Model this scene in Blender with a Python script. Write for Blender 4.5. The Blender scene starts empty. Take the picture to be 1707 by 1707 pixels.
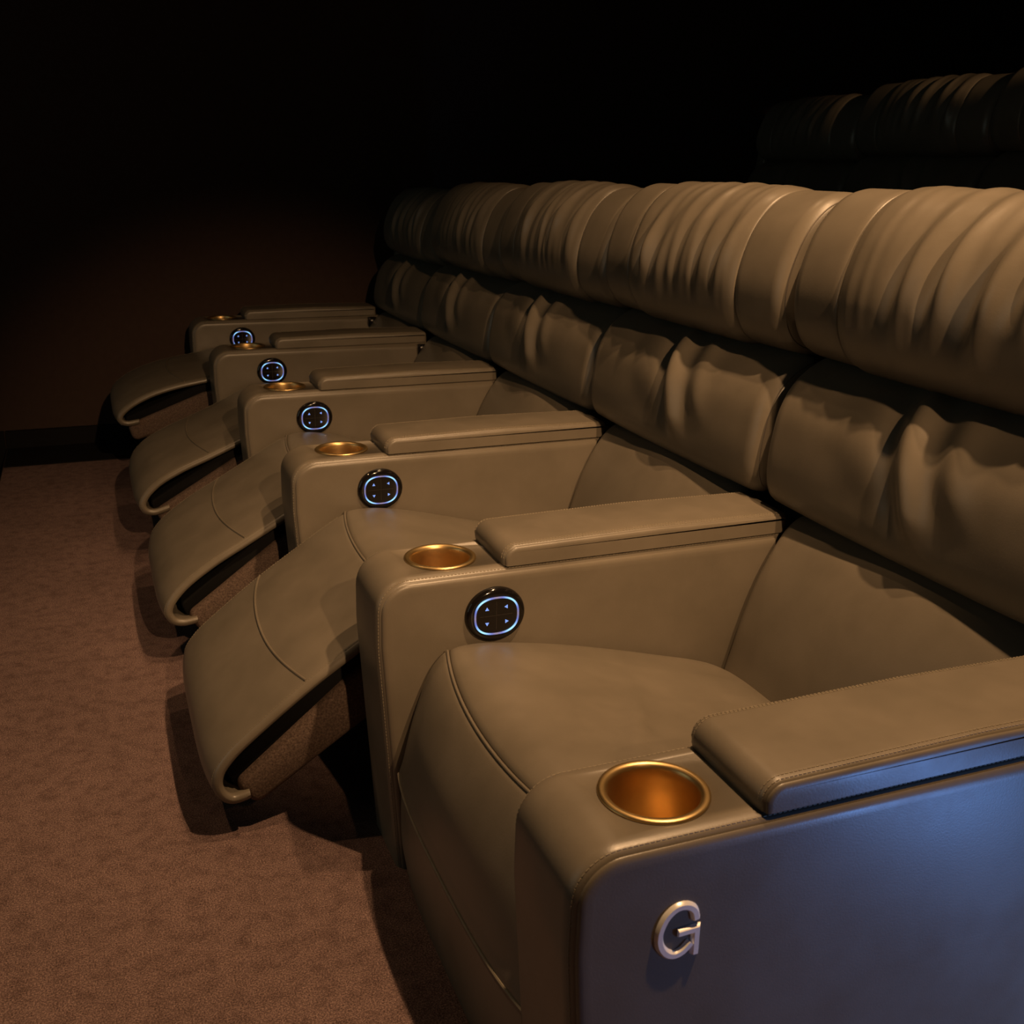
import bpy, math, random
import numpy as np
from mathutils import Matrix, Vector

# ------------------------------------------------------------------ camera
C = bpy.context.scene
COL = C.collection
YAW, PITCH, ROLL = 0.374704761, -0.315290131, 0.0154257612
F = Vector((math.sin(YAW)*math.cos(PITCH), math.cos(YAW)*math.cos(PITCH), math.sin(PITCH)))
R0 = Vector((math.cos(YAW), -math.sin(YAW), 0)); U0 = R0.cross(F)
RR = R0*math.cos(ROLL)+U0*math.sin(ROLL); UU = -R0*math.sin(ROLL)+U0*math.cos(ROLL)
cd = bpy.data.cameras.new('camera'); cam = bpy.data.objects.new('camera', cd); COL.objects.link(cam)
cam.matrix_world = Matrix(((RR.x, UU.x, -F.x, -0.381252), (RR.y, UU.y, -F.y, -0.865643), (RR.z, UU.z, -F.z, 1.170218), (0, 0, 0, 1)))
cd.sensor_width = 36; cd.lens = 1788.863/1707*36; cd.clip_start = 0.05
cd.dof.use_dof = True; cd.dof.focus_distance = 1.85; cd.dof.aperture_fstop = 12
C.camera = cam

# ------------------------------------------------------------------ world, lamps, exposure
w = bpy.data.worlds.new('world'); C.world = w; w.use_nodes = True
w.node_tree.nodes['Background'].inputs[0].default_value = (0.02, 0.016, 0.012, 1)
w.node_tree.nodes['Background'].inputs[1].default_value = 0.05
C.view_settings.view_transform = 'Standard'; C.view_settings.look = 'None'
C.view_settings.gamma = 1.0; C.view_settings.use_curve_mapping = False
C.view_settings.exposure = 0.0

def spot(name, loc, target, energy, color, angle, blend, radius=0.03):
    l = bpy.data.lights.new(name, 'SPOT'); l.energy = energy; l.color = color
    l.spot_size = math.radians(angle); l.spot_blend = blend; l.shadow_soft_size = radius
    o = bpy.data.objects.new(name, l); COL.objects.link(o); o.location = loc
    o.rotation_euler = (Vector(target)-Vector(loc)).to_track_quat('-Z', 'Y').to_euler()
    return o
WARM = (1.0, 0.60, 0.30)
spot('ceiling_downlight', (0.73, 0.40, 3.2), (0.50, 0.48, 0), 130, WARM, 82, 0.8)
spot('ceiling_downlight', (0.71, -0.38, 3.2), (0.50, -0.0, 0), 300, WARM, 88, 0.8)
spot('ceiling_downlight', (0.72, 1.95, 3.2), (0.36, 1.60, 0), 36, WARM, 76, 0.9)
spot('ceiling_downlight', (-1.30, 1.60, 3.2), (-1.45, 1.55, 0), 48, WARM, 86, 0.6)
spot('side_spotlight', (0.30, -2.6, 2.6), (0.30, 3.0, -0.12), 430, WARM, 26, 0.75)
spot('aisle_spotlight', (2.48, -0.3, 2.15), (2.88, 3.3, 1.30), 140, WARM, 8.0, 0.5)
def area(name, loc, target, energy, color, size):
    l = bpy.data.lights.new(name, 'AREA'); l.energy = energy; l.color = color; l.size = size
    o = bpy.data.objects.new(name, l); COL.objects.link(o); o.location = loc
    o.rotation_euler = (Vector(target)-Vector(loc)).to_track_quat('-Z', 'Y').to_euler()
area('aisle_light', (1.04, -0.80, 0.10), (0.40, 0, 0.28), 4.8, (0.17, 0.40, 1.0), 0.15)
area('screen_glow', (-4.7, 1.0, 1.6), (1.0, 1.5, 0.8), 9.0, (0.85, 1.0, 0.85), 2.5)

# ------------------------------------------------------------------ materials
def nodes(name):
    m = bpy.data.materials.new(name); m.use_nodes = True
    nt = m.node_tree; return m, nt, nt.nodes['Principled BSDF']
def noise(nt, scale, detail=3, rough=0.5, vec=None):
    n = nt.nodes.new('ShaderNodeTexNoise'); n.inputs['Scale'].default_value = scale
    n.inputs['Detail'].default_value = detail; n.inputs['Roughness'].default_value = rough
    if vec: nt.links.new(vec, n.inputs['Vector'])
    return n
def ramp(nt, src, stops):
    r = nt.nodes.new('ShaderNodeValToRGB'); nt.links.new(src, r.inputs[0])
    e = r.color_ramp.elements
    while len(e) < len(stops): e.new(0.5)
    for q, (p, c) in zip(e, stops): q.position = p; q.color = (*c, 1)
    return r
def bump(nt, b, src, strength, dist):
    n = nt.nodes.new('ShaderNodeBump'); n.inputs['Strength'].default_value = strength
    n.inputs['Distance'].default_value = dist
    nt.links.new(src, n.inputs['Height']); nt.links.new(n.outputs[0], b.inputs['Normal'])
def objvec(nt): return nt.nodes.new('ShaderNodeTexCoord').outputs['Object']

def leather(name, c0, c1, rough=0.38):
    m, nt, b = nodes(name); v = objvec(nt)
    n = noise(nt, 9, 4, 0.6, v); r = ramp(nt, n.outputs[0], [(0.3, c0), (0.72, c1)])
    nt.links.new(r.outputs[0], b.inputs['Base Color'])
    rr = ramp(nt, n.outputs[0], [(0.3, (rough-.05,)*3), (0.75, (rough+.07,)*3)])
    nt.links.new(rr.outputs[0], b.inputs['Roughness'])
    f = noise(nt, 420, 2, 0.5, v); bump(nt, b, f.outputs[0], 0.12, 0.0008)
    b.inputs['Specular IOR Level'].default_value = 0.5
    return m
def plain(name, c, rough=0.5, metal=0.0, spec=0.5):
    m, nt, b = nodes(name); v = objvec(nt)
    n = noise(nt, 40, 3, 0.5, v)
    r = ramp(nt, n.outputs[0], [(0.3, tuple(x*0.92 for x in c)), (0.7, tuple(min(1, x*1.06) for x in c))])
    nt.links.new(r.outputs[0], b.inputs['Base Color'])
    b.inputs['Roughness'].default_value = rough; b.inputs['Metallic'].default_value = metal
    b.inputs['Specular IOR Level'].default_value = spec
    return m
LEATHER = leather('taupe_leather', (0.122, 0.104, 0.078), (0.150, 0.127, 0.096))
THREAD = plain('thread', (0.22, 0.185, 0.13), 0.7)
PIPING = leather('piping_leather', (0.10, 0.085, 0.066), (0.12, 0.10, 0.08), 0.5)
BLACK = plain('black_frame', (0.006, 0.006, 0.006), 0.8, 0, 0.1)
GLOSS = plain('gloss_black', (0.006, 0.005, 0.005), 0.10)
BRASS = plain('anodised_bronze', (0.60, 0.42, 0.19), 0.38, 1.0)
CHROME = plain('brushed_metal', (0.97, 0.93, 0.88), 0.30, 0.25)
LINE = plain('panel_line', (0.03, 0.025, 0.02), 0.4)
def fabric():
    m, nt, b = nodes('brown_fabric'); v = objvec(nt)
    n = noise(nt, 260, 4, 0.7, v)
    r = ramp(nt, n.outputs[0], [(0.35, (0.055, 0.038, 0.030)), (0.62, (0.125, 0.088, 0.070)), (0.8, (0.22, 0.17, 0.13))])
    nt.links.new(r.outputs[0], b.inputs['Base Color']); b.inputs['Roughness'].default_value = 0.95
    b.inputs['Specular IOR Level'].default_value = 0.1
    bump(nt, b, n.outputs[0], 0.5, 0.002); return m
FABRIC = fabric()
def carpet():
    m, nt, b = nodes('carpet'); v = objvec(nt)
    a = noise(nt, 380, 6, 0.85, v); c = noise(nt, 30, 7, 0.75, v); d = noise(nt, 3.2, 3, 0.5, v)
    ra = ramp(nt, a.outputs[0], [(0.38, (0.05, 0.030, 0.027)), (0.50, (0.20, 0.130, 0.118)), (0.63, (0.50, 0.34, 0.30))])
    rc = ramp(nt, c.outputs[0], [(0.34, (0.60, 0.58, 0.58)), (0.54, (0.95, 0.95, 0.95)), (0.7, (1.0, 1.0, 1.0))])
    rd = ramp(nt, d.outputs[0], [(0.3, (0.85, 0.85, 0.85)), (0.65, (1, 1, 1))])
    x = nt.nodes.new('ShaderNodeMix'); x.data_type = 'RGBA'; x.blend_type = 'MULTIPLY'; x.inputs[0].default_value = 1
    nt.links.new(ra.outputs[0], x.inputs[6]); nt.links.new(rc.outputs[0], x.inputs[7])
    y = nt.nodes.new('ShaderNodeMix'); y.data_type = 'RGBA'; y.blend_type = 'MULTIPLY'; y.inputs[0].default_value = 1
    nt.links.new(x.outputs[2], y.inputs[6]); nt.links.new(rd.outputs[0], y.inputs[7])
    nt.links.new(y.outputs[2], b.inputs['Base Color']); b.inputs['Roughness'].default_value = 1
    b.inputs['Specular IOR Level'].default_value = 0.05
    bump(nt, b, a.outputs[0], 0.8, 0.004); return m
CARPET = carpet()
WALL = plain('wall_fabric', (0.050, 0.032, 0.026), 0.95, 0, 0.05)
DARKTRIM = plain('black_trim', (0.008, 0.007, 0.007), 0.8, 0, 0.1)
CEIL = plain('ceiling_black', (0.02, 0.02, 0.02), 0.95, 0, 0.05)
def glow():
    m, nt, b = nodes('led_ring'); v = objvec(nt)     # four LEDs behind the corners of the ring
    s = nt.nodes.new('ShaderNodeSeparateXYZ'); nt.links.new(v, s.inputs[0])
    a = nt.nodes.new('ShaderNodeMath'); a.operation = 'ARCTAN2'
    nt.links.new(s.outputs[2], a.inputs[0]); nt.links.new(s.outputs[0], a.inputs[1])
    d = nt.nodes.new('ShaderNodeMath'); d.operation = 'MULTIPLY'; d.inputs[1].default_value = 2
    nt.links.new(a.outputs[0], d.inputs[0])
    e = nt.nodes.new('ShaderNodeMath'); e.operation = 'SINE'; nt.links.new(d.outputs[0], e.inputs[0])
    g = nt.nodes.new('ShaderNodeMath'); g.operation = 'ABSOLUTE'; nt.links.new(e.outputs[0], g.inputs[0])
    r = ramp(nt, g.outputs[0], [(0.0, (0.50, 0.40, 0.62)), (0.55, (0.22, 0.30, 0.95)), (1.0, (0.32, 0.68, 1.0))])
    pass
    k = nt.nodes.new('ShaderNodeMath'); k.operation = 'MULTIPLY_ADD'; k.inputs[1].default_value = 0.9; k.inputs[2].default_value = 0.5
    p = nt.nodes.new('ShaderNodeMath'); p.operation = 'POWER'; p.inputs[1].default_value = 3
    nt.links.new(g.outputs[0], p.inputs[0]); nt.links.new(p.outputs[0], k.inputs[0])
    nt.links.new(r.outputs[0], b.inputs['Emission Color']); nt.links.new(k.outputs[0], b.inputs['Emission Strength'])
    b.inputs['Base Color'].default_value = (0.02, 0.02, 0.03, 1); return m
GLOW = glow()
m_, nt_, b_ = nodes('led_arrow'); b_.inputs['Emission Color'].default_value = (0.25, 0.42, 1.0, 1)
b_.inputs['Emission Strength'].default_value = 0.95; b_.inputs['Base Color'].default_value = (0.02, 0.02, 0.03, 1); ARROW = m_

# ------------------------------------------------------------------ helpers
def mesh(name, V, Fc, mat, parent=None, angle=40, label=None):
    me = bpy.data.meshes.new(name); me.from_pydata([tuple(map(float, v)) for v in V], [], Fc)
    me.update(); me.materials.append(mat)
    me.polygons.foreach_set('use_smooth', [True]*len(me.polygons))
    me.set_sharp_from_angle(angle=math.radians(angle))
    o = bpy.data.objects.new(name, me); COL.objects.link(o)
    if parent: o.parent = parent
    if label: o['label'] = label
    return o
def thing(name, label, cat, loc, group=None):
    o = bpy.data.objects.new(name, None); COL.objects.link(o); o.location = loc
    o.empty_display_size = 0.1; o['label'] = label; o['category'] = cat
    if group: o['group'] = group
    return o
def box(name, a, b, mat, parent=None, kind=None, label=None):
    V = [(x, y, z) for x in (a[0], b[0]) for y in (a[1], b[1]) for z in (a[2], b[2])]
    Fc = [(0, 1, 3, 2), (4, 6, 7, 5), (0, 4, 5, 1), (2, 3, 7, 6), (0, 2, 6, 4), (1, 5, 7, 3)]
    o = mesh(name, V, Fc, mat, parent, label=label)
    if kind: o['kind'] = kind
    return o
def smooth_path(pts, n, closed=False):
    """centripetal Catmull-Rom through pts, resampled to n points of equal spacing"""
    P = np.array(pts, float); N = len(P); out = []
    idx = range(N if closed else N-1)
    for i in idx:
        if closed: p0, p1, p2, p3 = P[(i-1) % N], P[i], P[(i+1) % N], P[(i+2) % N]
        else:
            p1, p2 = P[i], P[i+1]
            p0 = P[i-1] if i > 0 else 2*p1-p2
            p3 = P[i+2] if i+2 < N else 2*p2-p1
        d1 = max(np.linalg.norm(p1-p0)**.5, 1e-4); d2 = max(np.linalg.norm(p2-p1)**.5, 1e-4); d3 = max(np.linalg.norm(p3-p2)**.5, 1e-4)
        m1 = ((p1-p0)/d1-(p2-p0)/(d1+d2)+(p2-p1)/d2)*d2
        m2 = ((p2-p1)/d2-(p3-p1)/(d2+d3)+(p3-p2)/d3)*d2
        for t in np.linspace(0, 1, 14, endpoint=False):
            out.append((2*t**3-3*t*t+1)*p1+(t**3-2*t*t+t)*m1+(-2*t**3+3*t*t)*p2+(t**3-t*t)*m2)
    out.append(P[0] if closed else P[-1]); out = np.array(out)
    s = np.concatenate([[0], np.cumsum(np.linalg.norm(np.diff(out, axis=0), axis=1))])
    q = np.linspace(0, s[-1], n, endpoint=not closed)
    return np.stack([np.interp(q, s, out[:, j]) for j in range(out.shape[1])], 1)
def rounded(poly, r, seg=6, lim=.49):
    """closed polygon with rounded corners; r = radius per corner"""
    P = np.array(poly, float); N = len(P); out = []
    for i in range(N):
        a, b, c = P[i-1], P[i], P[(i+1) % N]; rad = r[i] if hasattr(r, '__len__') else r
        if rad < 1e-6: out.append(b); continue
        u = (a-b)/np.linalg.norm(a-b); v = (c-b)/np.linalg.norm(c-b)
        ang = math.acos(max(-1, min(1, float(u@v)))); d = min(rad/math.tan(ang/2), np.linalg.norm(a-b)*lim, np.linalg.norm(c-b)*lim)
        p, q = b+u*d, b+v*d
        rr = d*math.tan(ang/2); cen = b+(u+v)/np.linalg.norm(u+v)*(rr/math.sin(ang/2))
        a0 = math.atan2(*(p-cen)[::-1]); a1 = math.atan2(*(q-cen)[::-1]); da = (a1-a0+math.pi) % (2*math.pi)-math.pi
        for k in range(seg+1):
            t = a0+da*k/seg; out.append(cen+rr*np.array([math.cos(t), math.sin(t)]))
    return np.array(out)
def normals2(P, closed=True):
    """outward mitred normals of a closed loop (x,z)"""
    area = 0.5*np.sum(P[:, 0]*np.roll(P[:, 1], -1)-np.roll(P[:, 0], -1)*P[:, 1])
    sg = 1 if area > 0 else -1
    d = np.roll(P, -1, 0)-P; L = np.linalg.norm(d, axis=1, keepdims=True); L[L < 1e-9] = 1e-9; d = d/L
    n = np.stack([d[:, 1], -d[:, 0]], 1)*sg
    n0 = np.roll(n, 1, 0); m = n+n0; l = np.linalg.norm(m, axis=1, keepdims=True); l[l < 1e-6] = 1
    m = m/l; cosv = np.clip(np.sum(m*n, 1, keepdims=True), 0.5, 1)
    return m/cosv
def loft(name, rings, mat, parent=None, cap=True, angle=40, label=None, closed=True, loop=False, strip=False):
    n, m = len(rings), len(rings[0]); V = np.concatenate(rings); Fc = []
    for i in range(n if loop else n-1):
        a, b = i*m, ((i+1) % n)*m
        for j in range(m if closed else m-1):
            k = (j+1) % m; Fc.append((a+j, b+j, b+k, a+k))
    if strip:
        for b0, fl in ((0, 1), ((n-1)*m, -1)):
            for j in range(m//2-1): Fc.append((b0+j, b0+j+1, b0+m-2-j, b0+m-1-j)[::fl])
    elif cap and not loop: Fc.append(tuple(range(m))); Fc.append(tuple(range(n*m-1, (n-1)*m-1, -1)))
    # orientation: make the volume positive
    Q = np.array(Fc[:(n if loop else n-1)*(m if closed else m-1)]); A, B, D, E_ = (V[Q[:, q]] for q in range(4))
    vol = float(np.sum(np.cross(A, B)*D)+np.sum(np.cross(A, D)*E_))
    if cap and not loop and not strip:
        for f in Fc[-2:]:
            p = V[list(f)]; vol += float(np.sum(np.cross(p[:1], p[1:-1])*p[2:]))
    if vol < 0: Fc = [f[::-1] for f in Fc]
    return mesh(name, V, Fc, mat, parent, angle, label)
SEAM = [(0, .024), (0, .0160), (.0012, .0115), (.0030, .0090), (.0042, .0084), (.0049, .0112), (.0058, .0075), (.0085, .0045), (.0120, .0022), (.0165, .0006), (.022, 0)]
PADSEAM = [(0, .012), (.0006, .0070), (.0020, .0052), (.0034, .0046), (.0042, .0074), (.0051, .0040), (.0075, .0023), (.011, .0010), (.017, 0)]
def extrude_soft(name, prof, y0, y1, sect, mat, parent=None, off=(0, 0), flat=False, label=None, angle=50):
    n2 = normals2(prof).copy(); rings = []
    if flat: n2[prof[:, 1] <= prof[:, 1].min()+1e-3, 1] = 0
    S = [(y0+a, b) for a, b in sect]+[(y1-a, b) for a, b in sect[::-1]]
    for y, ins in S:
        p = prof-n2*ins
        rings.append(np.stack([p[:, 0]-off[0], np.full(len(p), y-off[1]), p[:, 1]], 1))
    return loft(name, rings, mat, parent, angle=angle, label=label)
def dashes(name, path3, nrm3, along_step, size, mat, parent):
    """a line of stitches lying on a path; one mesh"""
    V, Fc = [], []
    s = np.concatenate([[0], np.cumsum(np.linalg.norm(np.diff(path3, axis=0), axis=1))])
    q = np.arange(along_step/2, s[-1]-size[0], along_step)
    I = lambda A, t: np.stack([np.interp(t, s, A[:, j]) for j in range(3)], 1)
    A, B, Nn = I(path3, q), I(path3, q+size[0]), I(nrm3, q)
    for a, b, n in zip(A, B, Nn):
        d = b-a; d /= np.linalg.norm(d); sd = np.cross(d, n); k = len(V)
        for e in (a, b):
            for u, v in ((-1, -.5), (1, -.5), (1, 1), (-1, 1)): V.append(e+sd*size[1]*u+n*size[2]*v)
        Fc += [(k, k+1, k+2, k+3), (k+4, k+7, k+6, k+5)]+[(k+i, k+4+i, k+4+(i+1) % 4, k+(i+1) % 4) for i in range(4)]
    return mesh(name, V, Fc, mat, parent)
def tube(name, path3, r, mat, parent, seg=8, closed=False, label=None):
    P = np.array(path3); N = len(P); rings = []
    T = (np.roll(P, -1, 0)-np.roll(P, 1, 0)) if closed else np.gradient(P, axis=0)
    up = np.array([0.13, 0.99, 0.07]) if abs(T[0][1]) < .8*np.linalg.norm(T[0]) else np.array([0.1, 0, 1.])
    for p, t in zip(P, T):
        t = t/(np.linalg.norm(t)+1e-12); a = np.cross(t, up); a /= np.linalg.norm(a); b = np.cross(a, t)
        rings.append(np.array([p+r*(math.cos(x)*a+math.sin(x)*b) for x in np.linspace(0, 2*math.pi, seg, endpoint=False)]))
    return loft(name, rings, mat, parent, cap=not closed, loop=closed, label=label)

PITCHY, WA, H = 0.75, 0.1658, 0.5367

# ------------------------------------------------------------------ the room
def structure(o): o['kind'] = 'structure'; return o
structure(box('floor', (-0.76, -3.0, -0.06), (1.13, 3.95, 0), CARPET))
structure(box('floor', (1.13, -3.0, 0.30), (4.4, 3.95, 0.40), CARPET))
structure(box('floor', (-5.0, -3.0, -0.46), (-0.765, 3.95, -0.40), CARPET))
structure(box('trim_1', (1.11, -3.0, 0.0), (1.13, 3.95, 0.395), DARKTRIM))
structure(box('trim_2', (-0.765, -3.0, -0.40), (-0.76, 3.95, -0.002), DARKTRIM))
structure(box('floor_dark_strip', (-0.758, 3.63, 0.0), (1.10, 3.925, 0.004), DARKTRIM))  # thin dark strip added on the floor along the left wall
structure(box('wall_left', (-5.0, 3.95, -0.46), (4.4, 4.05, 3.5), WALL))
structure(box('wall_back', (4.4, -3.1, -0.46), (4.5, 4.05, 3.5), WALL))
structure(box('wall_front', (-5.1, -3.1, -0.46), (-5.0, 4.05, 3.5), WALL))
structure(box('wall_right', (-5.0, -3.1, -0.46), (4.4, -3.0, 3.5), WALL))
structure(box('ceiling', (-5.1, -3.1, 3.5), (4.5, 4.05, 3.6), CEIL))
structure(box('trim_4', (-1.6, 3.93, -0.40), (-0.766, 3.95, 0.075), DARKTRIM))
structure(box('baseboard_left', (-0.76, 3.93, 0.0), (1.11, 3.95, 0.075), DARKTRIM))
structure(box('baseboard_left', (1.14, 3.93, 0.40), (4.4, 3.95, 0.475), DARKTRIM))

# ------------------------------------------------------------------ arm consoles
PX, PZ = 0.193, 0.460        # control panel centre
OX = 0.45                    # origin of each arm / seat
def make_arm(k, label, panel=True, letter=False, latch=False):
    y = k*PITCHY
    t = thing('armrest_console', label, 'armrest', (OX, y, 0), 'leather armrest consoles between the recliners')
    prof = rounded([(0.020, 0.0), (-0.006, 0.42), (-0.004, H), (0.862, H), (0.862, 0.0)], [0, 0.3, 0.056, 0, 0], 9)
    if True:
        # extra points along the long straight runs, so the stitching and the hole sit on clean faces
        body = extrude_soft('console_body', prof, -WA/2, WA/2, SEAM, LEATHER, t, (OX, 0), flat=True)
    # round hole for the cup holder
    cut = loft('cutter', [np.array([(0.1255-OX+0.0535*math.cos(a), 0.0535*math.sin(a), z) for a in np.linspace(0, 2*math.pi, 64, endpoint=False)]) for z in (H-0.13, H+0.1)], LEATHER)
    cut.parent = t
    md = body.modifiers.new('hole', 'BOOLEAN'); md.operation = 'DIFFERENCE'; md.object = cut; md.solver = 'EXACT'
    bpy.context.view_layer.update()
    dg = bpy.context.evaluated_depsgraph_get(); me = bpy.data.meshes.new_from_object(body.evaluated_get(dg))
    body.modifiers.clear(); body.data = me
    bpy.data.objects.remove(cut)
    # stitching just inside the front edge
    n2 = normals2(prof)
    front = [i for i in range(len(prof)) if prof[i, 0] < 0.2]
    fp = prof[front]; fn = n2[front]; fp = np.vstack([fp, [(0.85, H)]]); fn = np.vstack([fn, [(0, 1)]])
    for sg in (-1, 1):
        yy = sg*(WA/2-0.0095)
        P3 = np.stack([fp[:, 0]-OX-fn[:, 0]*.0037, np.full(len(fp), yy), fp[:, 1]-fn[:, 1]*.0037], 1)
        N3 = np.stack([fn[:, 0], np.zeros(len(fp)), fn[:, 1]], 1)
        dashes('stitching', P3, N3, 0.0062, (0.0040, 0.0005, 0.0006), THREAD, body)
    # cup holder (lathe)
    L = [(0.0505, -0.002), (0.0585, -0.001), (0.0605, 0.0008), (0.0602, 0.0026), (0.0575, 0.0042), (0.0530, 0.0040), (0.0502, 0.0015), (0.0492, -0.003),
         (0.0488, -0.012), (0.0470, -0.060), (0.0450, -0.080), (0.041, -0.086), (0.02, -0.087), (0.0004, -0.087),
         (0.0004, -0.089), (0.044, -0.088), (0.0485, -0.06), (0.0502, -0.012)]
    rings = [np.array([(0.1255-OX+r*math.cos(a), r*math.sin(a), H+z) for r, z in L]) for a in np.linspace(0, 2*math.pi, 72, endpoint=False)]
    loft('cup_holder', rings, BRASS, t, loop=True, angle=60)
    # pad
    p0, p1, ph = 0.2055, 0.764, 0.0343
    pp = rounded([(p0+.006, H+0.0005), (p0-.002, H+ph+0.002), (0.5, H+ph+0.006), (p1, H+ph+0.001), (p1, H+0.0005)], [0, 0.030, 0.12, 0.008, 0], 10, .86)
    pad = extrude_soft('armrest_pad', pp, -WA/2+.005, WA/2-.005, PADSEAM, LEATHER, t, (OX, 0), flat=True)
    n2 = normals2(pp); top = [i for i in range(len(pp)) if n2[i, 1] > -0.3 and not (pp[i, 0] > p1-.02) and not pp[i, 1] < H+.008]
    tp, tn = pp[top], n2[top]; tn = tn/np.linalg.norm(tn, axis=1, keepdims=True)
    if tp[0, 0] > tp[-1, 0]: tp, tn = tp[::-1], tn[::-1]
    tp = np.vstack([tp, [(p1-.01, H+ph+0.001)]]); tn = np.vstack([tn, [(0, 1)]])
    for sg in (-1, 1):
        for dd in (0.0125, 0.0175):
            yy = sg*(WA/2-dd); ii = .0020 if dd < .015 else .0005
            P3 = np.stack([tp[:, 0]-OX-tn[:, 0]*ii, np.full(len(tp), yy), tp[:, 1]-tn[:, 1]*ii], 1)
            N3 = np.stack([tn[:, 0], np.zeros(len(tp)), tn[:, 1]], 1)
            dashes('stitching', P3, N3, 0.0055, (0.0036, 0.00045, 0.0005), THREAD, pad)
    yf = -WA/2
    if panel:
        def se(hw, hh, n, yv, cnt=64):
            A = np.linspace(0, 2*math.pi, cnt, endpoint=False); c, s = np.cos(A), np.sin(A)
            return np.stack([PX-OX+hw*np.sign(c)*np.abs(c)**(2/n), np.full(cnt, yv), PZ+hh*np.sign(s)*np.abs(s)**(2/n)], 1)
        prof_ = [(0.0520, 0.0475, 2.0, .001), (0.0520, 0.0475, 2.0, -.0035), (0.0508, 0.0463, 2.0, -.0070), (0.0480, 0.0437, 2.05, -.0098), (0.0430, 0.0390, 2.2, -.0112),
                 (0.0378, 0.0338, 2.5, -.0112), (0.0366, 0.0326, 2.6, -.0104), (0.0350, 0.031, 2.6, -.0100), (0.002, 0.002, 2, -.0100)]
        pan = loft('control_panel', [se(a, b, n, yf+d) for a, b, n, d in prof_], GLOSS, t, angle=60, label='round glossy black seat control with a lit blue ring')
        # origins at the panel's centre so that the ring's LEDs are placed from it
        ring = se(0.0376, 0.0318, 2.5, yf-.0118, 96)
        off = np.array([PX-OX, yf, PZ])
        rg = tube('light_ring', ring-off, 0.0016, GLOW, pan, 8, True, 'glowing pale blue ring'); rg.location = off
        for (dx, dz, rot) in ((-0.0165, 0.0125, 90), (0.0175, 0.0135, 180), (-0.0165, -0.0130, -90), (0.0175, -0.0125, 0)):
            V = []
            for yy in (yf-.0099, yf-.0110):
                for q in range(3):
                    a = math.radians(rot+120*q); V.append((PX-OX+dx+.0037*math.cos(a), yy, PZ+dz+.0037*math.sin(a)))
            mesh('arrow_button', V, [(0, 1, 2), (3, 5, 4), (0, 3, 4, 1), (1, 4, 5, 2), (2, 5, 3, 0)], ARROW, pan, label='small glowing blue arrow')
        box('divider', (PX-OX-.0285, yf-.0103, PZ-.0003), (PX-OX+.0285, yf-.0099, PZ+.0003), LINE, pan)
        box('divider', (PX-OX-.0003, yf-.0103, PZ-.025), (PX-OX+.0003, yf-.0099, PZ+.025), LINE, pan)
    if latch:
        pr = rounded([(0.722, 0.492), (0.722, 0.532), (0.758, 0.532), (0.758, 0.500)], 0.006, 4)
        extrude_soft('hinge_block', pr, yf-.020, yf+.002, [(0, .003), (.001, .001), (.003, 0)], GLOSS, t, (OX, 0), label='small black hinge block')
    if letter:
        sect = [(-.0053, 0), (-.0051, .0012), (-.0026, .0044), (.0026, .0044), (.0051, .0012), (.0053, 0)]
        def stroke(P, closed=False):
            P = np.array(P, float); d = np.gradient(P, axis=0); d /= np.linalg.norm(d, axis=1, keepdims=True)
            n = np.stack([-d[:, 1], d[:, 0]], 1)
            return [np.array([(p[0]+q[0]*a-OX, yf-h, p[1]+q[1]*a) for a, h in sect]) for p, q in zip(P, n)]
        arc = smooth_path([(0.1352, 0.4375), (0.1318, 0.4490), (0.1235, 0.4555), (0.1120, 0.4560), (0.1020, 0.4490), (0.0955, 0.4370), (0.0932, 0.4250),
                           (0.0955, 0.4130), (0.1030, 0.4025), (0.1120, 0.3985), (0.1215, 0.4010), (0.1310, 0.4095)], 44)
        R1 = stroke(arc)
        def mit(P):
            P = np.array(P, float); out = []
            for i, p in enumerate(P):
                if i == 0: d = P[1]-p; d /= np.linalg.norm(d); n = np.array([-d[1], d[0]]); s = 1
                elif i == len(P)-1: d = p-P[-2]; d /= np.linalg.norm(d); n = np.array([-d[1], d[0]]); s = 1
                else:
                    a = (p-P[i-1])/np.linalg.norm(p-P[i-1]); b = (P[i+1]-p)/np.linalg.norm(P[i+1]-p)
                    n1 = np.array([-a[1], a[0]]); n2_ = np.array([-b[1], b[0]]); n = n1+n2_; n /= np.linalg.norm(n); s = 1/max(.3, float(n@n1))
                out.append(np.array([(p[0]+n[0]*a_*s-OX, yf-h, p[1]+n[1]*a_*s) for a_, h in sect]))
            return out
        R2 = mit([(0.1150, 0.4245), (0.1362, 0.4250), (0.1362, 0.3945)])
        V, Fc = [], []
        for Rn in (R1, R2):
            b0 = len(V)
            for r in Rn: V += list(r)
            m = len(sect)
            for i in range(len(Rn)-1):
                for j in range(m): Fc.append((b0+i*m+j, b0+i*m+(j+1) % m, b0+(i+1)*m+(j+1) % m, b0+(i+1)*m+j))
            Fc.append(tuple(b0+j for j in range(m))[::-1]); Fc.append(tuple(b0+(len(Rn)-1)*m+j for j in range(m)))
        mesh('letter', V, Fc, CHROME, t, 30, 'silver metal letter G')
    return t
arm_labels = ['nearest leather armrest console, with a silver letter G on its blue-lit side',
              'armrest console just beyond the upright nearest seat, showing the largest lit control ring',
              'third armrest console from the letter G, beyond the nearest extended footrest',
              'fourth armrest console from the letter G, between the second and third extended footrests',
              'fifth armrest console from the letter G, last but one before the dark wall',
              'farthest armrest console, at the end of the row beside the dark wall']
for k in range(6): make_arm(k, arm_labels[k], panel=k > 0, letter=k == 0, latch=k >= 4)

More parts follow.
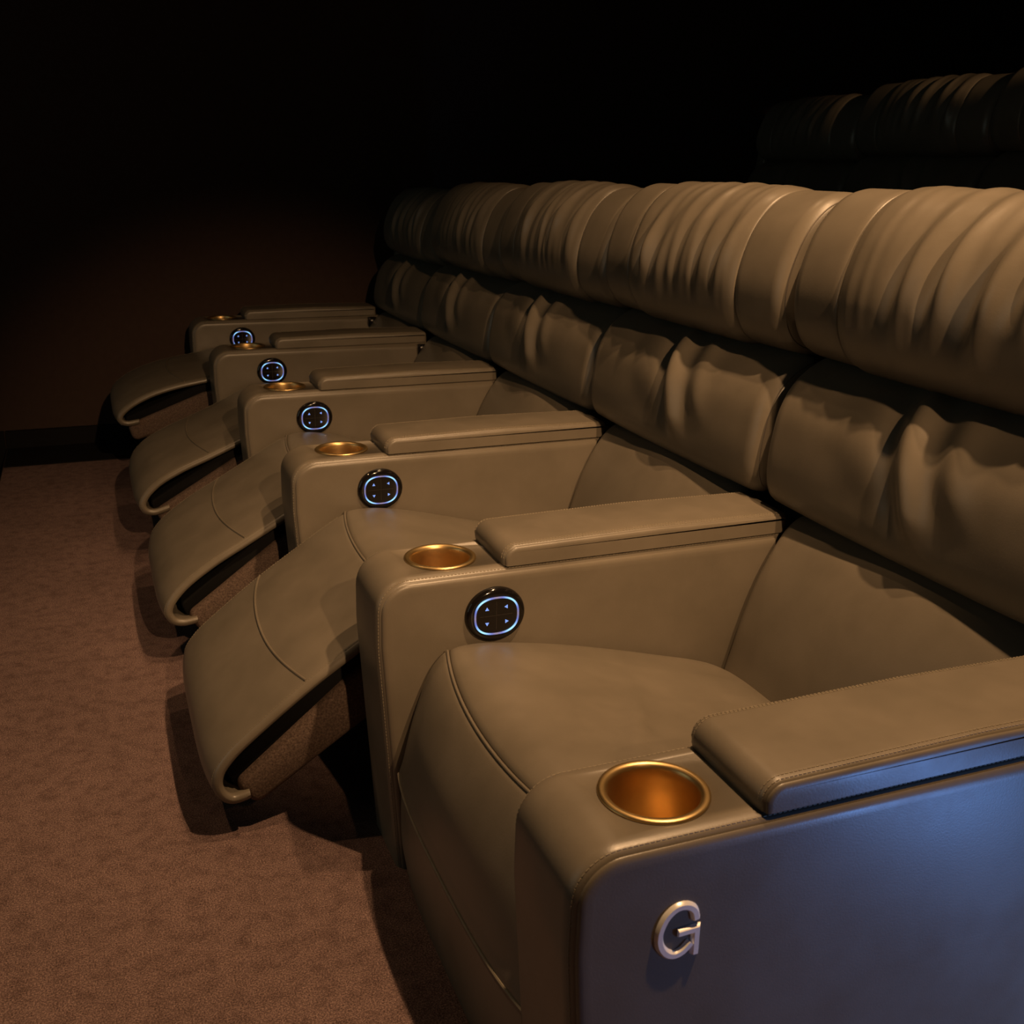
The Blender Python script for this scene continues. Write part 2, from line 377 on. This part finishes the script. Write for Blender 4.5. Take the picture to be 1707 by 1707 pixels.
# ------------------------------------------------------------------ recliner seats
PATHS = [
    [(.69, .255), (.638, .288), (.594, .311), (.495, .342), (.348, .382), (.231, .406), (.150, .416), (.112, .411), (.084, .385), (.055, .312), (.032, .225), (.024, .195), (.030, .182), (.060, .182)],
    [(.69, .255), (.638, .288), (.594, .311), (.495, .342), (.348, .382), (.231, .410), (.160, .420), (.110, .416), (.060, .390), (.004, .353), (-.082, .296), (-.165, .234), (-.235, .175), (-.258, .142), (-.262, .115), (-.252, .090), (-.232, .076), (-.198, .080)],
    [(.69, .255), (.638, .288), (.594, .311), (.495, .342), (.348, .382), (.231, .410), (.160, .420), (.108, .414), (.060, .393), (.006, .362), (-.090, .308), (-.180, .257), (-.250, .205), (-.281, .165), (-.286, .140), (-.273, .116), (-.250, .107), (-.213, .110)],
    [(.69, .255), (.638, .288), (.594, .311), (.495, .342), (.348, .382), (.231, .410), (.160, .420), (.108, .414), (.060, .395), (.006, .368), (-.089, .327), (-.185, .288), (-.250, .252), (-.290, .212), (-.300, .183), (-.288, .160), (-.262, .152), (-.215, .163)],
    [(.69, .255), (.638, .288), (.594, .311), (.495, .342), (.348, .384), (.231, .415), (.160, .430), (.108, .433), (.060, .427), (.000, .415), (-.127, .393), (-.220, .366), (-.290, .330), (-.322, .300), (-.327, .278), (-.315, .262), (-.295, .256), (-.255, .260)]]
KNEE = [None, ((.004, .353), 39.3), ((.006, .362), 36.0), ((.006, .368), 30.0), ((.000, .415), 20.5)]
BACKTILT = [(0, 0), (0, -.008), (1.2, -.016), (2.5, -.028), (4.2, -.052)]
HINGE = np.array([.62, .28])

def sheet(name, path, sa, sb, thick, y0, y1, er, crown, mat, parent, off, nu=60, nt=40, endroll=0.004, label=None):
    """a padded strip of upholstery lying along path (x,z), between arc lengths sa(t) and sb(t)"""
    P = smooth_path(path, 500); s = np.concatenate([[0], np.cumsum(np.linalg.norm(np.diff(P, axis=0), axis=1))])
    T = np.gradient(P, axis=0); T /= np.linalg.norm(T, axis=1, keepdims=True); Nn = np.stack([T[:, 1], -T[:, 0]], 1)
    if Nn[30, 1] < 0: Nn = -Nn
    # t samples, denser at both edges
    e = [0, 0.15, 0.4, 0.7, 1.0]
    ts = [er*x for x in e]+list(np.linspace(er, (y1-y0)-er, nt)[1:-1])+[(y1-y0)-er*x for x in e[::-1]]
    us = np.concatenate([[0, .004, .010, .018], np.linspace(.03, .97, nu), [.982, .99, .996, 1]])
    rings = []
    for d in ts:
        tt = d/(y1-y0); dd = min(d, (y1-y0)-d)
        ins = er-math.sqrt(max(0, er*er-(er-min(dd, er))**2)); ins = min(ins, thick*.48)
        a, b = sa(tt), min(sb(tt), s[-1]); q = a+(b-a)*us
        C0 = np.stack([np.interp(q, s, P[:, j]) for j in (0, 1)], 1); N0 = np.stack([np.interp(q, s, Nn[:, j]) for j in (0, 1)], 1)
        N0 /= np.linalg.norm(N0, axis=1, keepdims=True)
        de = np.minimum(q-a, b-q); roll = endroll*(1-np.clip(de/0.008, 0, 1))**2
        cr = crown(tt, q)
        top = C0+N0*(cr-ins-roll)[:, None]; bot = C0+N0*(cr-thick+ins)[:, None]
        if thick > .05: bot[:, 1] = np.minimum(top[:, 1]-.02, C0[:, 1]-thick)
        ring = np.vstack([top, bot[::-1]])
        rings.append(np.stack([ring[:, 0]-off[0], np.full(len(ring), y0+d-off[1]), ring[:, 1]], 1))
    return loft(name, rings, mat, parent, angle=60, label=label, strip=True)
def path_at(path, sv, t, crown, n=500):
    P = smooth_path(path, n); s = np.concatenate([[0], np.cumsum(np.linalg.norm(np.diff(P, axis=0), axis=1))])
    T = np.gradient(P, axis=0); T /= np.linalg.norm(T, axis=1, keepdims=True); Nn = np.stack([T[:, 1], -T[:, 0]], 1)
    if Nn[30, 1] < 0: Nn = -Nn
    g = lambda A: np.array([np.interp(sv, s, A[:, j]) for j in (0, 1)])
    return g(P)+g(Nn)*crown(t, np.array([sv]))[0]
def s_of_x(path, x):
    P = smooth_path(path, 500); s = np.concatenate([[0], np.cumsum(np.linalg.norm(np.diff(P, axis=0), axis=1))])
    i = int(np.argmax(P[:, 0] < x)); return s[i], s[-1]

def cushion(name, prof, y0, y1, er, disp, ny, mat, parent, off, extra=(), tf=None, label=None, nprof=110, xcrown=0.0):
    """closed soft section (x,z) swept along y, ends rounded with radius er, displaced along its normal by disp(y, v, P)"""
    P = smooth_path(prof, nprof, True); N = normals2(P); N /= np.linalg.norm(N, axis=1, keepdims=True)
    L = y1-y0
    ds = set(float(x) for x in np.linspace(er, L-er, ny)) | {er*x for x in (0, .04, .15, .35, .65)} | {L-er*x for x in (0, .04, .15, .35, .65)}
    for c in extra: ds |= {c+x for x in (-.008, -.005, -.003, -.0018, -.0008, 0, .0008, .0018, .003, .005, .008)}
    rings = []; v = np.arange(nprof)/nprof
    for d in sorted(ds):
        dd = min(d, L-d, er); ins = er-math.sqrt(max(0, er*er-(er-dd)**2))
        tt = d/L
        q = P+N*(disp(d, v, P)-ins)[:, None]
        q[:, 0] -= xcrown*(1-(2*tt-1)**2)
        if tf is not None: q = tf(q)
        rings.append(np.stack([q[:, 0]-off[0], np.full(nprof, y0+d-off[1]), q[:, 1]], 1))
    return loft(name, rings, mat, parent, angle=75, label=label)

def gauss(x, w): return np.exp(-(x/w)**2)
LOWB = [(.600, .225), (.626, .262), (.642, .310), (.662, .380), (.690, .455), (.720, .512), (.750, .553), (.782, .572), (.816, .558), (.832, .44), (.800, .26), (.70, .19)]
LUMB = [(.858, .846), (.818, .832), (.782, .802), (.757, .757), (.745, .705), (.740, .655), (.744, .612), (.760, .586), (.795, .580), (.865, .582), (.892, .64), (.898, .76), (.885, .825)]
HEAD = [(.900, 1.136), (.850, 1.122), (.806, 1.080), (.778, 1.020), (.767, .960), (.774, .905), (.798, .866), (.838, .846), (.890, .842), (.970, .850), (1.026, .890), (1.040, .960), (1.030, 1.050), (.980, 1.115)]

def make_seat(k, label, base=(0, 0, 0), pose=None, seed=0, wing=False, group='cinema recliners in the lit row'):
    pose = k if pose is None else pose
    rnd = random.Random(100+seed)
    y0 = k*PITCHY; cy = y0+PITCHY/2
    t = thing('recliner_seat', label, 'recliner', (OX+base[0], cy+base[1], base[2]), group)
    off = (OX, PITCHY/2)                      # local frame: y measured from the near arm
    a, b = WA/2+.0015, PITCHY-WA/2-.0015
    path = PATHS[pose]; s1, send = s_of_x(path, .112)
    bow = lambda tt, h: h*(1-(2*tt-1)**2)
    fold_y = .46
    def crown(tt, q):
        c = .014*(1-(2*tt-1)**4)*np.ones_like(q)
        # broad dip where people sit, with one soft fold running across
        c = c-.012*gauss(q-.30, .14)*(1-(2*tt-1)**2)+.009*gauss(q-(.26+.30*(1-tt)), .020)*gauss(tt-.40, .30)
        if pose == 0: c = c+.020*gauss(q-(s1+.13), .10)*(1-(2*tt-1)**2)
        return c
    seatc = sheet('seat_cushion', path, lambda tt: 0.0, lambda tt: s1+bow(tt, .030), .11, a, b, .02, crown, LEATHER, t, off)
    # piping where seat and leg rest meet
    def pipe(name, sv, h, r, parent, yy0, yy1, lift=0.0):
        pts = []
        for tt in np.linspace(.02, .98, 40):
            p = path_at(path, sv+bow(tt, h), tt, crown); pts.append((p[0]-off[0], yy0+tt*(yy1-yy0)-off[1], p[1]+lift))
        return tube(name, pts, r, LEATHER, parent, 8)
    pipe('piping', s1, .030, .0025, seatc, a, b, -.0008)
    fa, fb = (a, b) if pose == 0 else (WA/2+.014, PITCHY-WA/2-.014)
    thick = .03 if pose == 0 else .019
    fr = sheet('footrest', path, lambda tt: s1+bow(tt, .030), lambda tt: send, thick, fa, fb, (.0095 if pose else .012), crown, LEATHER, t, off, nu=110, endroll=.003)
    if pose == 0:
        # lower front panel, below the folded leg rest
        fcrown = lambda tt, q: .014*(1-(2*tt-1)**4)*np.ones_like(q)
        fp = sheet('front_panel', [(.030, .200), (.0265, .15), (.0265, .07), (.036, .0)], lambda tt: 0.0, lambda tt: 9.0, .03, a, b, .012, fcrown, LEATHER, t, off, nu=20, nt=30, endroll=.002)
        P_ = smooth_path(path, 500); s_ = np.concatenate([[0], np.cumsum(np.linalg.norm(np.diff(P_, axis=0), axis=1))])
        sv = s_[int(np.argmax((P_[:, 1] < .199) & (P_[:, 0] < .2)))]
        pts = []
        for tt in np.linspace(.015, .985, 50):
            p = path_at(path, sv, tt, crown); pts.append((p[0]-off[0]-.0002, a+tt*(b-a)-off[1], p[1]))
        tube('piping', pts, .0024, THREAD, fr, 6)
        box('base_frame', (.10-OX, a-off[1], 0), (.86-OX, b-off[1], .15), BLACK, t)
    else:
        s2, _ = s_of_x(path, -.086)
        pts = []
        for tt in np.linspace(.02, .98, 40):
            p = path_at(path, s2+bow(tt, .042), tt, crown); pts.append((p[0]-off[0], fa+tt*(fb-fa)-off[1], p[1]+.0003))
        tube('piping', pts, .0026, LEATHER, fr, 8)
        # stitching along the near and the far hem
        for side, yy in ((0, fa+.009), (1, fb-.009)):
            tt = (yy-fa)/(fb-fa); P3 = []; N3 = []
            for sv in np.linspace(s1+.02, send-.02, 90):
                p = path_at(path, sv, tt, crown); p2 = path_at(path, sv+.004, tt, crown); d = (p2-p)/np.linalg.norm(p2-p)
                n = np.array([-d[1], d[0]]); n = -n if (n[1] < 0 and sv < send-.16) else n
                if sv >= send-.16: n = np.array([d[1], -d[0]]) if (np.array([d[1], -d[0]])@np.array([-.8, .3])) > 0 and d[1] < 0 else n
                P3.append((p[0]-off[0]+n[0]*.0002, yy-off[1], p[1]+n[1]*.0002)); N3.append((n[0], 0, n[1]))
            dashes('stitching', np.array(P3), np.array(N3), .0062, (.004, .0004, .0004), THREAD, fr)
        (kx, kz), ang = KNEE[pose]; rot = math.radians(ang-39.3)
        def R(P):
            P = np.array(P, float)-(.004, .353); c, s = math.cos(rot), math.sin(rot)
            # rotating the leg rest upward about its knee (front is -x)
            return np.stack([P[:, 0]*c-P[:, 1]*s+kx, P[:, 0]*s+P[:, 1]*c+kz], 1)
        bd = rounded(R([(-.226, .106), (-.008, .286), (.075, .340), (.085, .235), (-.014, .172), (-.190, .054)]), [.022, .05, .01, .01, .05, .022], 6)
        extrude_soft('footrest_board', bd, fa+.012, fb-.012, [(0, .014), (.002, .008), (.006, .003), (.014, 0)], FABRIC, fr, off, label='footrest board covered in brown fabric')
        fl = rounded(R([(-.238, .130), (-.010, .325), (.045, .360), (.07, .32), (-.008, .262), (-.222, .092)]), [.012, .05, .01, .01, .05, .01], 5)
        extrude_soft('footrest_filler', fl, fa+.030, fb-.030, [(0, .004), (.004, 0)], BLACK, fr, off)  # black filler block added to keep the gap above the board dark
        # link arms of the mechanism, folded out below
        tip = R([(-.12, .15)])[0]
        for yy in (fa+.10, fb-.10):
            pr = rounded([(tip[0], tip[1]-.012), (tip[0]+.01, tip[1]+.012), (.16, .215), (.16, .185)], .003, 3)
            extrude_soft('link_arm', pr, yy-.006, yy+.006, [(0, .001), (.001, 0)], BLACK, t, off)
        box('base_frame', (.115-OX, a-off[1], 0), (.86-OX, b-off[1], .235), BLACK, t)
    # back
    th, dz = BACKTILT[pose]; th = math.radians(th)
    def tf(q):
        r = q-HINGE; c, s = math.cos(-th), math.sin(-th)
        return np.stack([r[:, 0]*c-r[:, 1]*s+HINGE[0], r[:, 0]*s+r[:, 1]*c+HINGE[1]+dz*np.clip((q[:, 1]-.5)/.5, 0, 1)], 1)
    cushion('backrest', LOWB, a, b, .022, lambda d, v, P: .018*(1-(2*d/(b-a)-1)**2)*np.ones(len(v))+.0025*np.sin(d*14+P[:, 1]*9), 40, LEATHER, t, off, tf=tf, nprof=90)
    # lumbar cushion: smooth, with a few deep folds running down from its top edge
    f0 = .345+.04*rnd.uniform(-1, 1)
    folds = [(f0, .030, .017, .610), (f0-.095, .030, .007, .66), (f0+.12, .05, .002, .66)]
    W0 = PITCHY-.012
    def dl(d, v, P):
        z = P[:, 1]; front = np.clip((.86-P[:, 0])/.05, 0, 1)*(z > .57)
        o = np.zeros(len(v))
        for c, wd, am, zb in folds:
            cc = c+(z-.72)*.32
            env = np.clip((z-zb)/.07, 0, 1); env = env*env*(3-2*env)*np.clip((.90-z)/.06, 0, 1)
            o += am*(gauss(d-cc, wd)-.6*gauss(d-cc-wd*1.55, wd*.9))*env
        o += .0012*np.sin(d*33+z*6)*np.clip((z-.73)/.08, 0, 1)*gauss(d-.30, .2)
        o += -.006*gauss(z-.66, .05)*gauss(d-.375, .2)
        return o*front
    lm = cushion('lumbar_cushion', LUMB, .006, .006+W0, .036, dl, 110, LEATHER, t, off, tf=tf, xcrown=.012)
    # headrest bolster: gathered between two seams
    sa_, sb_ = .150, PITCHY-.158
    G = []
    y_ = sa_+.012
    while y_ < sb_-.015:
        mid = math.exp(-((y_-.36)/.16)**2)
        G.append((y_, rnd.uniform(.010, .020), rnd.uniform(.0005, .0020)+.0045*mid*rnd.uniform(.1, 1), rnd.uniform(-.10, .02)-.10*(y_-.37), rnd.uniform(.98, 1.08), rnd.uniform(.05, .11)))
        y_ += rnd.uniform(.024, .054)
    big = []; yb = .205
    while yb < .50:
        big.append((yb+rnd.uniform(-.012, .012), rnd.uniform(.013, .021), rnd.uniform(.006, .0165), rnd.uniform(-.20, -.04), rnd.uniform(1.0, 1.06), rnd.uniform(.055, .085)))
        yb += rnd.uniform(.060, .095)
    def dh(d, v, P):
        z = P[:, 1]; fr_ = np.clip((.99-P[:, 0])/.08, 0, 1)
        o = np.zeros(len(v)); ins = np.clip((d-sa_)/.03, 0, 1)*np.clip((sb_-d)/.03, 0, 1)
        for c, wd, am, dr, zc, zw in G:
            o += am*gauss(d-c-dr*(z-1.0), wd)*gauss(z-zc, zw+.05)*np.clip((z-.89)/.07, 0, 1)
        for c, wd, am, dr, zc, zw in big:
            cc = c+dr*(z-1.0)
            o += am*(gauss(d-cc, wd)-.7*gauss(d-cc-wd*1.5, wd*.8))*gauss(z-zc, zw)
        o = o*ins*fr_+.006*ins
        for sy in (sa_, sb_):
            bo = .010*np.sin((z-.85)*11)*(1 if sy == sa_ else -1)
            o -= .0042*gauss(d-sy, .0017)+.0022*gauss(d-sy, .008)
        return o
    hd = cushion('headrest', HEAD, .006, .006+W0, .033, dh, 150, LEATHER, t, off, extra=(sa_, sb_), tf=tf, xcrown=.010, nprof=130)
    # piping at both ends of the bolster and of the lumbar cushion
    for prof, par, ins in ((HEAD, hd, .0145), (LUMB, lm, .0170)):
        P = smooth_path(prof, 90, True); N = normals2(P); N /= np.linalg.norm(N, axis=1, keepdims=True)
        for yy in (.006+.0085, .006+W0-.0085):
            q = tf(P-N*(ins-.0026)); tube('piping', np.stack([q[:, 0]-off[0], np.full(len(q), yy-off[1]), q[:, 1]], 1), .0016, PIPING, par, 6, True)
    # shell behind the cushions
    sh = rounded([(.885, .0), (.870, .60), (.90, .70), (.93, 1.02), (.985, 1.085), (1.05, 1.02), (1.045, .30), (1.02, 0)], [.005, .05, .05, .05, .04, .06, .2, .005], 6)
    q = sh.copy(); up = np.clip(q[:, 1]/.5, 0, 1)[:, None]; q = q*(1-up)+tf(q)*up
    q[:, 1] = np.maximum(q[:, 1], 0)
    extrude_soft('back_shell', q, .006, PITCHY-.006, [(0, .008), (.002, .003), (.006, 0)], LEATHER, t, off)
    if wing:
        wg = rounded([(.86, .58), (.84, .75), (.855, .96), (.92, 1.03), (1.0, 1.02), (1.03, .62)], .03, 5)
        extrude_soft('side_wing', tf(wg), PITCHY+.003, PITCHY+.075, [(0, .012), (.003, .005), (.010, 0)], LEATHER, t, off)
    return t
make_seat(0, 'nearest leather recliner, upright with its footrest folded down, behind the armrest with the letter G', seed=1)
make_seat(1, 'recliner with the nearest extended footrest, between the second and third armrests', seed=2)
make_seat(2, 'recliner with the second nearest extended footrest, between the third and fourth armrests', seed=3)
make_seat(3, 'recliner with the third extended footrest, dimly lit, last but one before the wall', seed=5)
make_seat(4, 'farthest recliner of the lit row, in shade beside the dark wall, footrest raised highest', seed=6, wing=True)
RB = (1.82, 0, .40)
make_seat(4, 'leftmost dark recliner of the higher row behind, next to the wall', RB, pose=4, seed=11, wing=True, group='recliners in the dark row behind')
make_seat(3, 'second recliner from the wall in the dark higher row behind', RB, pose=3, seed=12, group='recliners in the dark row behind')
make_seat(2, 'recliner at the right edge of the picture in the dark higher row behind', RB, pose=2, seed=13, group='recliners in the dark row behind')
